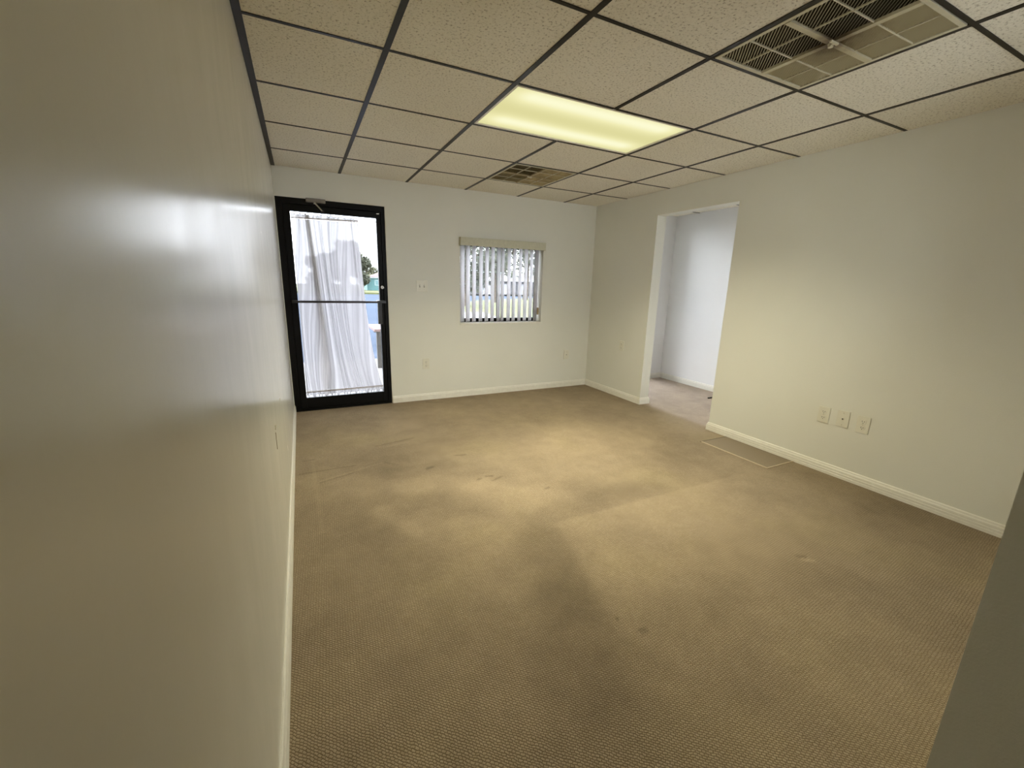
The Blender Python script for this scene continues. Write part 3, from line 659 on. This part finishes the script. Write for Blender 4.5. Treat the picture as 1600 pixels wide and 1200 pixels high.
o = poly('porch_slab', [(-2.5, BT), (6.4, BT), (6.4, 2.9), (-2.5, 2.9)], -0.15, -0.02, m_conc); tag(o, 'pale concrete porch slab outside the glass door', 'porch', kind='structure')  # right part extended, unseen, to bounce daylight into the next room
o = poly('parking_apron', [(HW+0.12, -14), (20, -14), (20, -2.5), (XN+0.02, -2.5), (XN+0.02, YF-FT), (HW+0.12, YF-FT)], -0.3, -0.1, m_conc); tag(o, 'concrete apron outside behind the camera', 'paving', kind='structure')
o = poly('walkway', [(3.0, 9.5), (7.4, 11.5), (7.9, 14.5), (5.5, 15.0), (3.0, 12.5)], -0.2, -0.07, m_conc); tag(o, 'bright concrete walkway on the lawn below the window blinds', 'walkway', kind='structure')
o = poly('far_bank', [(-120, 76), (5, 78), (14, 74), (24, 80), (60, 74), (160, 70), (160, 210), (-120, 210)], -1.4, -0.75, m_lawn); tag(o, 'green far bank across the pond', 'bank', kind='structure')

m_bark = gnd('bark', (0.05, 0.04, 0.03), (0.11, 0.09, 0.07), 8)
def leaf_mat(nm, c1, c2):
    t = NT(nm); oi = t.new('ShaderNodeNewGeometry').outputs['Random Per Island']
    return t.set(col=t.ramp(oi, [(0.0, c1), (1.0, c2)]), rough=0.7, spec=0.2)
m_leaf = leaf_mat('tree_leaves', (0.0180, 0.0216, 0.0144), (0.0612, 0.0648, 0.0432))
m_leaf2 = leaf_mat('pale_tree_leaves', (0.0432, 0.0468, 0.0252), (0.0936, 0.0936, 0.0576))
def tree(x, y, z, h, cr, seed, mat, label, leaves=1500, ls=0.22, crown0=0.3):
    R = random.Random(seed); t = empty('tree', (x, y, z)); tag(t, label, 'tree', 'trees outside')
    bm = bmesh.new(); top = Vector((R.uniform(-.2, .2), R.uniform(-.2, .2), h*0.62)); tube(bm, (0, 0, -0.2), top, h*0.030, h*0.016, 9)
    clumps = []
    for k in range(11):
        a = R.uniform(0, 6.28); q = R.uniform(0.25, 1.0); zz = h*(crown0 + (0.92-crown0)*R.random())
        env = math.sqrt(max(0.08, 1-((zz/h-crown0)/(1-crown0)*2-0.9)**2*0.8))
        c = Vector((math.cos(a)*cr*q*env*0.7, math.sin(a)*cr*q*env*0.7, zz)); clumps.append((c, cr*R.uniform(0.34, 0.52)))
        tube(bm, (0, 0, h*R.uniform(0.25, 0.5)), c, h*0.012, h*0.004, 6)
    obj('trunk', bm, m_bark, t)
    vv = []; ff = []
    for k in range(leaves):
        c, r = clumps[k % len(clumps)]; d = Vector((R.gauss(0, 1), R.gauss(0, 1), R.gauss(0, 0.85))).normalized()*r*R.uniform(0.35, 1.0)**0.6
        p = c+d; a = Vector((R.gauss(0, 1), R.gauss(0, 1), R.gauss(0, 1))).normalized(); b = a.orthogonal().normalized(); s = ls*R.uniform(0.6, 1.4)
        n0 = len(vv); vv += [p-a*s, p+b*s*0.45, p+a*s, p-b*s*0.45]; ff.append((n0, n0+1, n0+2, n0+3))
    me = bpy.data.meshes.new('crown'); me.from_pydata([tuple(q) for q in vv], [], ff); me.materials.append(mat)
    o = bpy.data.objects.new('crown', me); COL.objects.link(o); o.parent = t; o['kind'] = 'stuff'
    return t
# across the pond, seen through the door
tree(4.2, 90, -0.75, 8.6, 3.2, 1, m_leaf, 'leftmost round dark tree across the pond behind the curtain', 2600, 0.42, 0.05)
tree(8.5, 82, -0.75, 9.2, 3.2, 2, m_leaf, 'tallest dark tree across the pond behind the curtain', 2600, 0.42, 0.05)
tree(11.9, 91, -0.75, 8.2, 2.4, 3, m_leaf, 'dark tree at the curtain edge left of the teal house', 2200, 0.40, 0.1)
tree(15.0, 106, -0.75, 7.0, 3.2, 4, m_leaf2, 'pale olive tree behind the teal house roof', 1800, 0.40, 0.2)
tree(22.5, 108, -0.75, 7.6, 3.2, 5, m_leaf2, 'olive tree right behind the teal house gable', 1600, 0.40, 0.2)
# beyond the window
for i, (x, y, h, cr, lab, m) in enumerate([(9.4, 21.0, 7.4, 2.7, 'bare-stemmed tree on the lawn seen through the left blind gaps', m_leaf), (13.6, 25.5, 8.2, 2.7, 'tree on the lawn behind the middle blind vanes', m_leaf),
        (19.2, 31.5, 9.0, 3.3, 'smaller tree on the lawn behind the right blind vanes', m_leaf), (32.0, 96.0, 10.5, 5.0, 'distant grey-green tree across the water left in the window', m_leaf2), (46.0, 98.0, 10.0, 5.0, 'distant grey-green tree across the water in mid window', m_leaf2), (60.0, 97.0, 9.0, 5.0, 'distant grey-green tree across the water right in the window', m_leaf2)]):
    tree(x, y, -0.12 if y < 50 else -0.8, h, cr, 20+i, m, lab, 3000, 0.15 if y < 50 else 0.5, 0.22 if y < 50 else 0.1)
# teal house across the pond
hs = empty('house', (16.5, 93, -0.75)); tag(hs, 'small teal house with a reddish roof across the pond', 'house')
m_teal = plain('teal_siding', (0.0396, 0.1080, 0.1116), 0.7); m_roof = plain('reddish_roof', (0.0936, 0.0540, 0.0540), 0.8)
mbox('wall', (-3.3, 0, 0), (3.6, 5, 2.75), m_teal, hs)
mbox('eave_board', (-3.6, -0.3, 2.6), (3.9, -0.22, 2.85), plain('white_eave', (0.30, 0.33, 0.33), 0.6), hs)
bm = bmesh.new(); V = [bm.verts.new(p) for p in ((-2.9, -0.4, 2.85), (3.9, -0.4, 2.85), (3.9, 5.4, 2.85), (-2.9, 5.4, 2.85), (0.2, 2.5, 4.1), (3.0, 2.5, 4.1))]
for q in ((0, 1, 5, 4), (2, 3, 4, 5), (0, 4, 3), (1, 2, 5), (0, 3, 2, 1)): bm.faces.new([V[i] for i in q])
obj('roof', bm, m_roof, hs)
for x in (-1.2, 1.4):
    w_ = mbox('window', (x-0.5, -0.04, 1.1), (x+0.5, 0, 2.2), plain('house_window_trim', (0.33, 0.36, 0.36), 0.5), hs)
    mbox('pane', (x-0.42, -0.05, 1.18), (x+0.42, -0.041, 2.12), plain('house_window_pane', (0.05, 0.12, 0.13), 0.2), w_)
# long grey building across the water, seen through the window
gb = empty('boathouse', (42, 74, -0.75)); tag(gb, 'long dark grey building across the water seen between blind vanes', 'building')
m_gb = plain('weathered_grey_boards', (0.0432, 0.0418, 0.0432), 0.8)
mbox('wall', (-12, 0, 0), (14, 6, 2.6), m_gb, gb)
bm = bmesh.new(); V = [bm.verts.new(p) for p in ((-12.5, -0.6, 2.6), (14.5, -0.6, 2.6), (14.5, 6.6, 2.6), (-12.5, 6.6, 2.6), (-12.5, 3, 3.9), (14.5, 3, 3.9))]
for q in ((0, 1, 5, 4), (2, 3, 4, 5), (0, 4, 3), (1, 2, 5), (0, 3, 2, 1)): bm.faces.new([V[i] for i in q])
obj('roof', bm, plain('grey_roof', (0.10, 0.10, 0.10), 0.8), gb)
for x in (-9, -5, -1, 3, 7, 11): mbox('door_panel', (x-1, -0.06, 0.0), (x+1, 0, 2.1), plain('boathouse_door', (0.16, 0.16, 0.17), 0.7), gb)
# outdoor table on the porch
tb = empty('outdoor_table', (1.55, 1.85, -0.02)); tag(tb, 'outdoor table with a reddish top just outside the glass door', 'table')
m_red = plain('faded_red_boards', (0.1080, 0.0684, 0.0648), 0.7); m_gw = plain('grey_wood', (0.0576, 0.0540, 0.0504), 0.8)
for k in range(5): mbox('plank', (-0.58, -0.36+k*0.145, 0.62), (0.75, -0.36+k*0.145+0.135, 0.655), m_red, tb, 0.003)
mbox('apron', (-0.50, -0.30, 0.54), (0.68, -0.275, 0.62), m_gw, tb); mbox('apron', (-0.50, 0.275, 0.54), (0.68, 0.30, 0.62), m_gw, tb)
for sx in (-0.47, 0.60):
    for sy in (-0.27, 0.22): mbox('leg', (sx, sy, 0.0), (sx+0.075, sy+0.05, 0.62), m_gw, tb, 0.003)
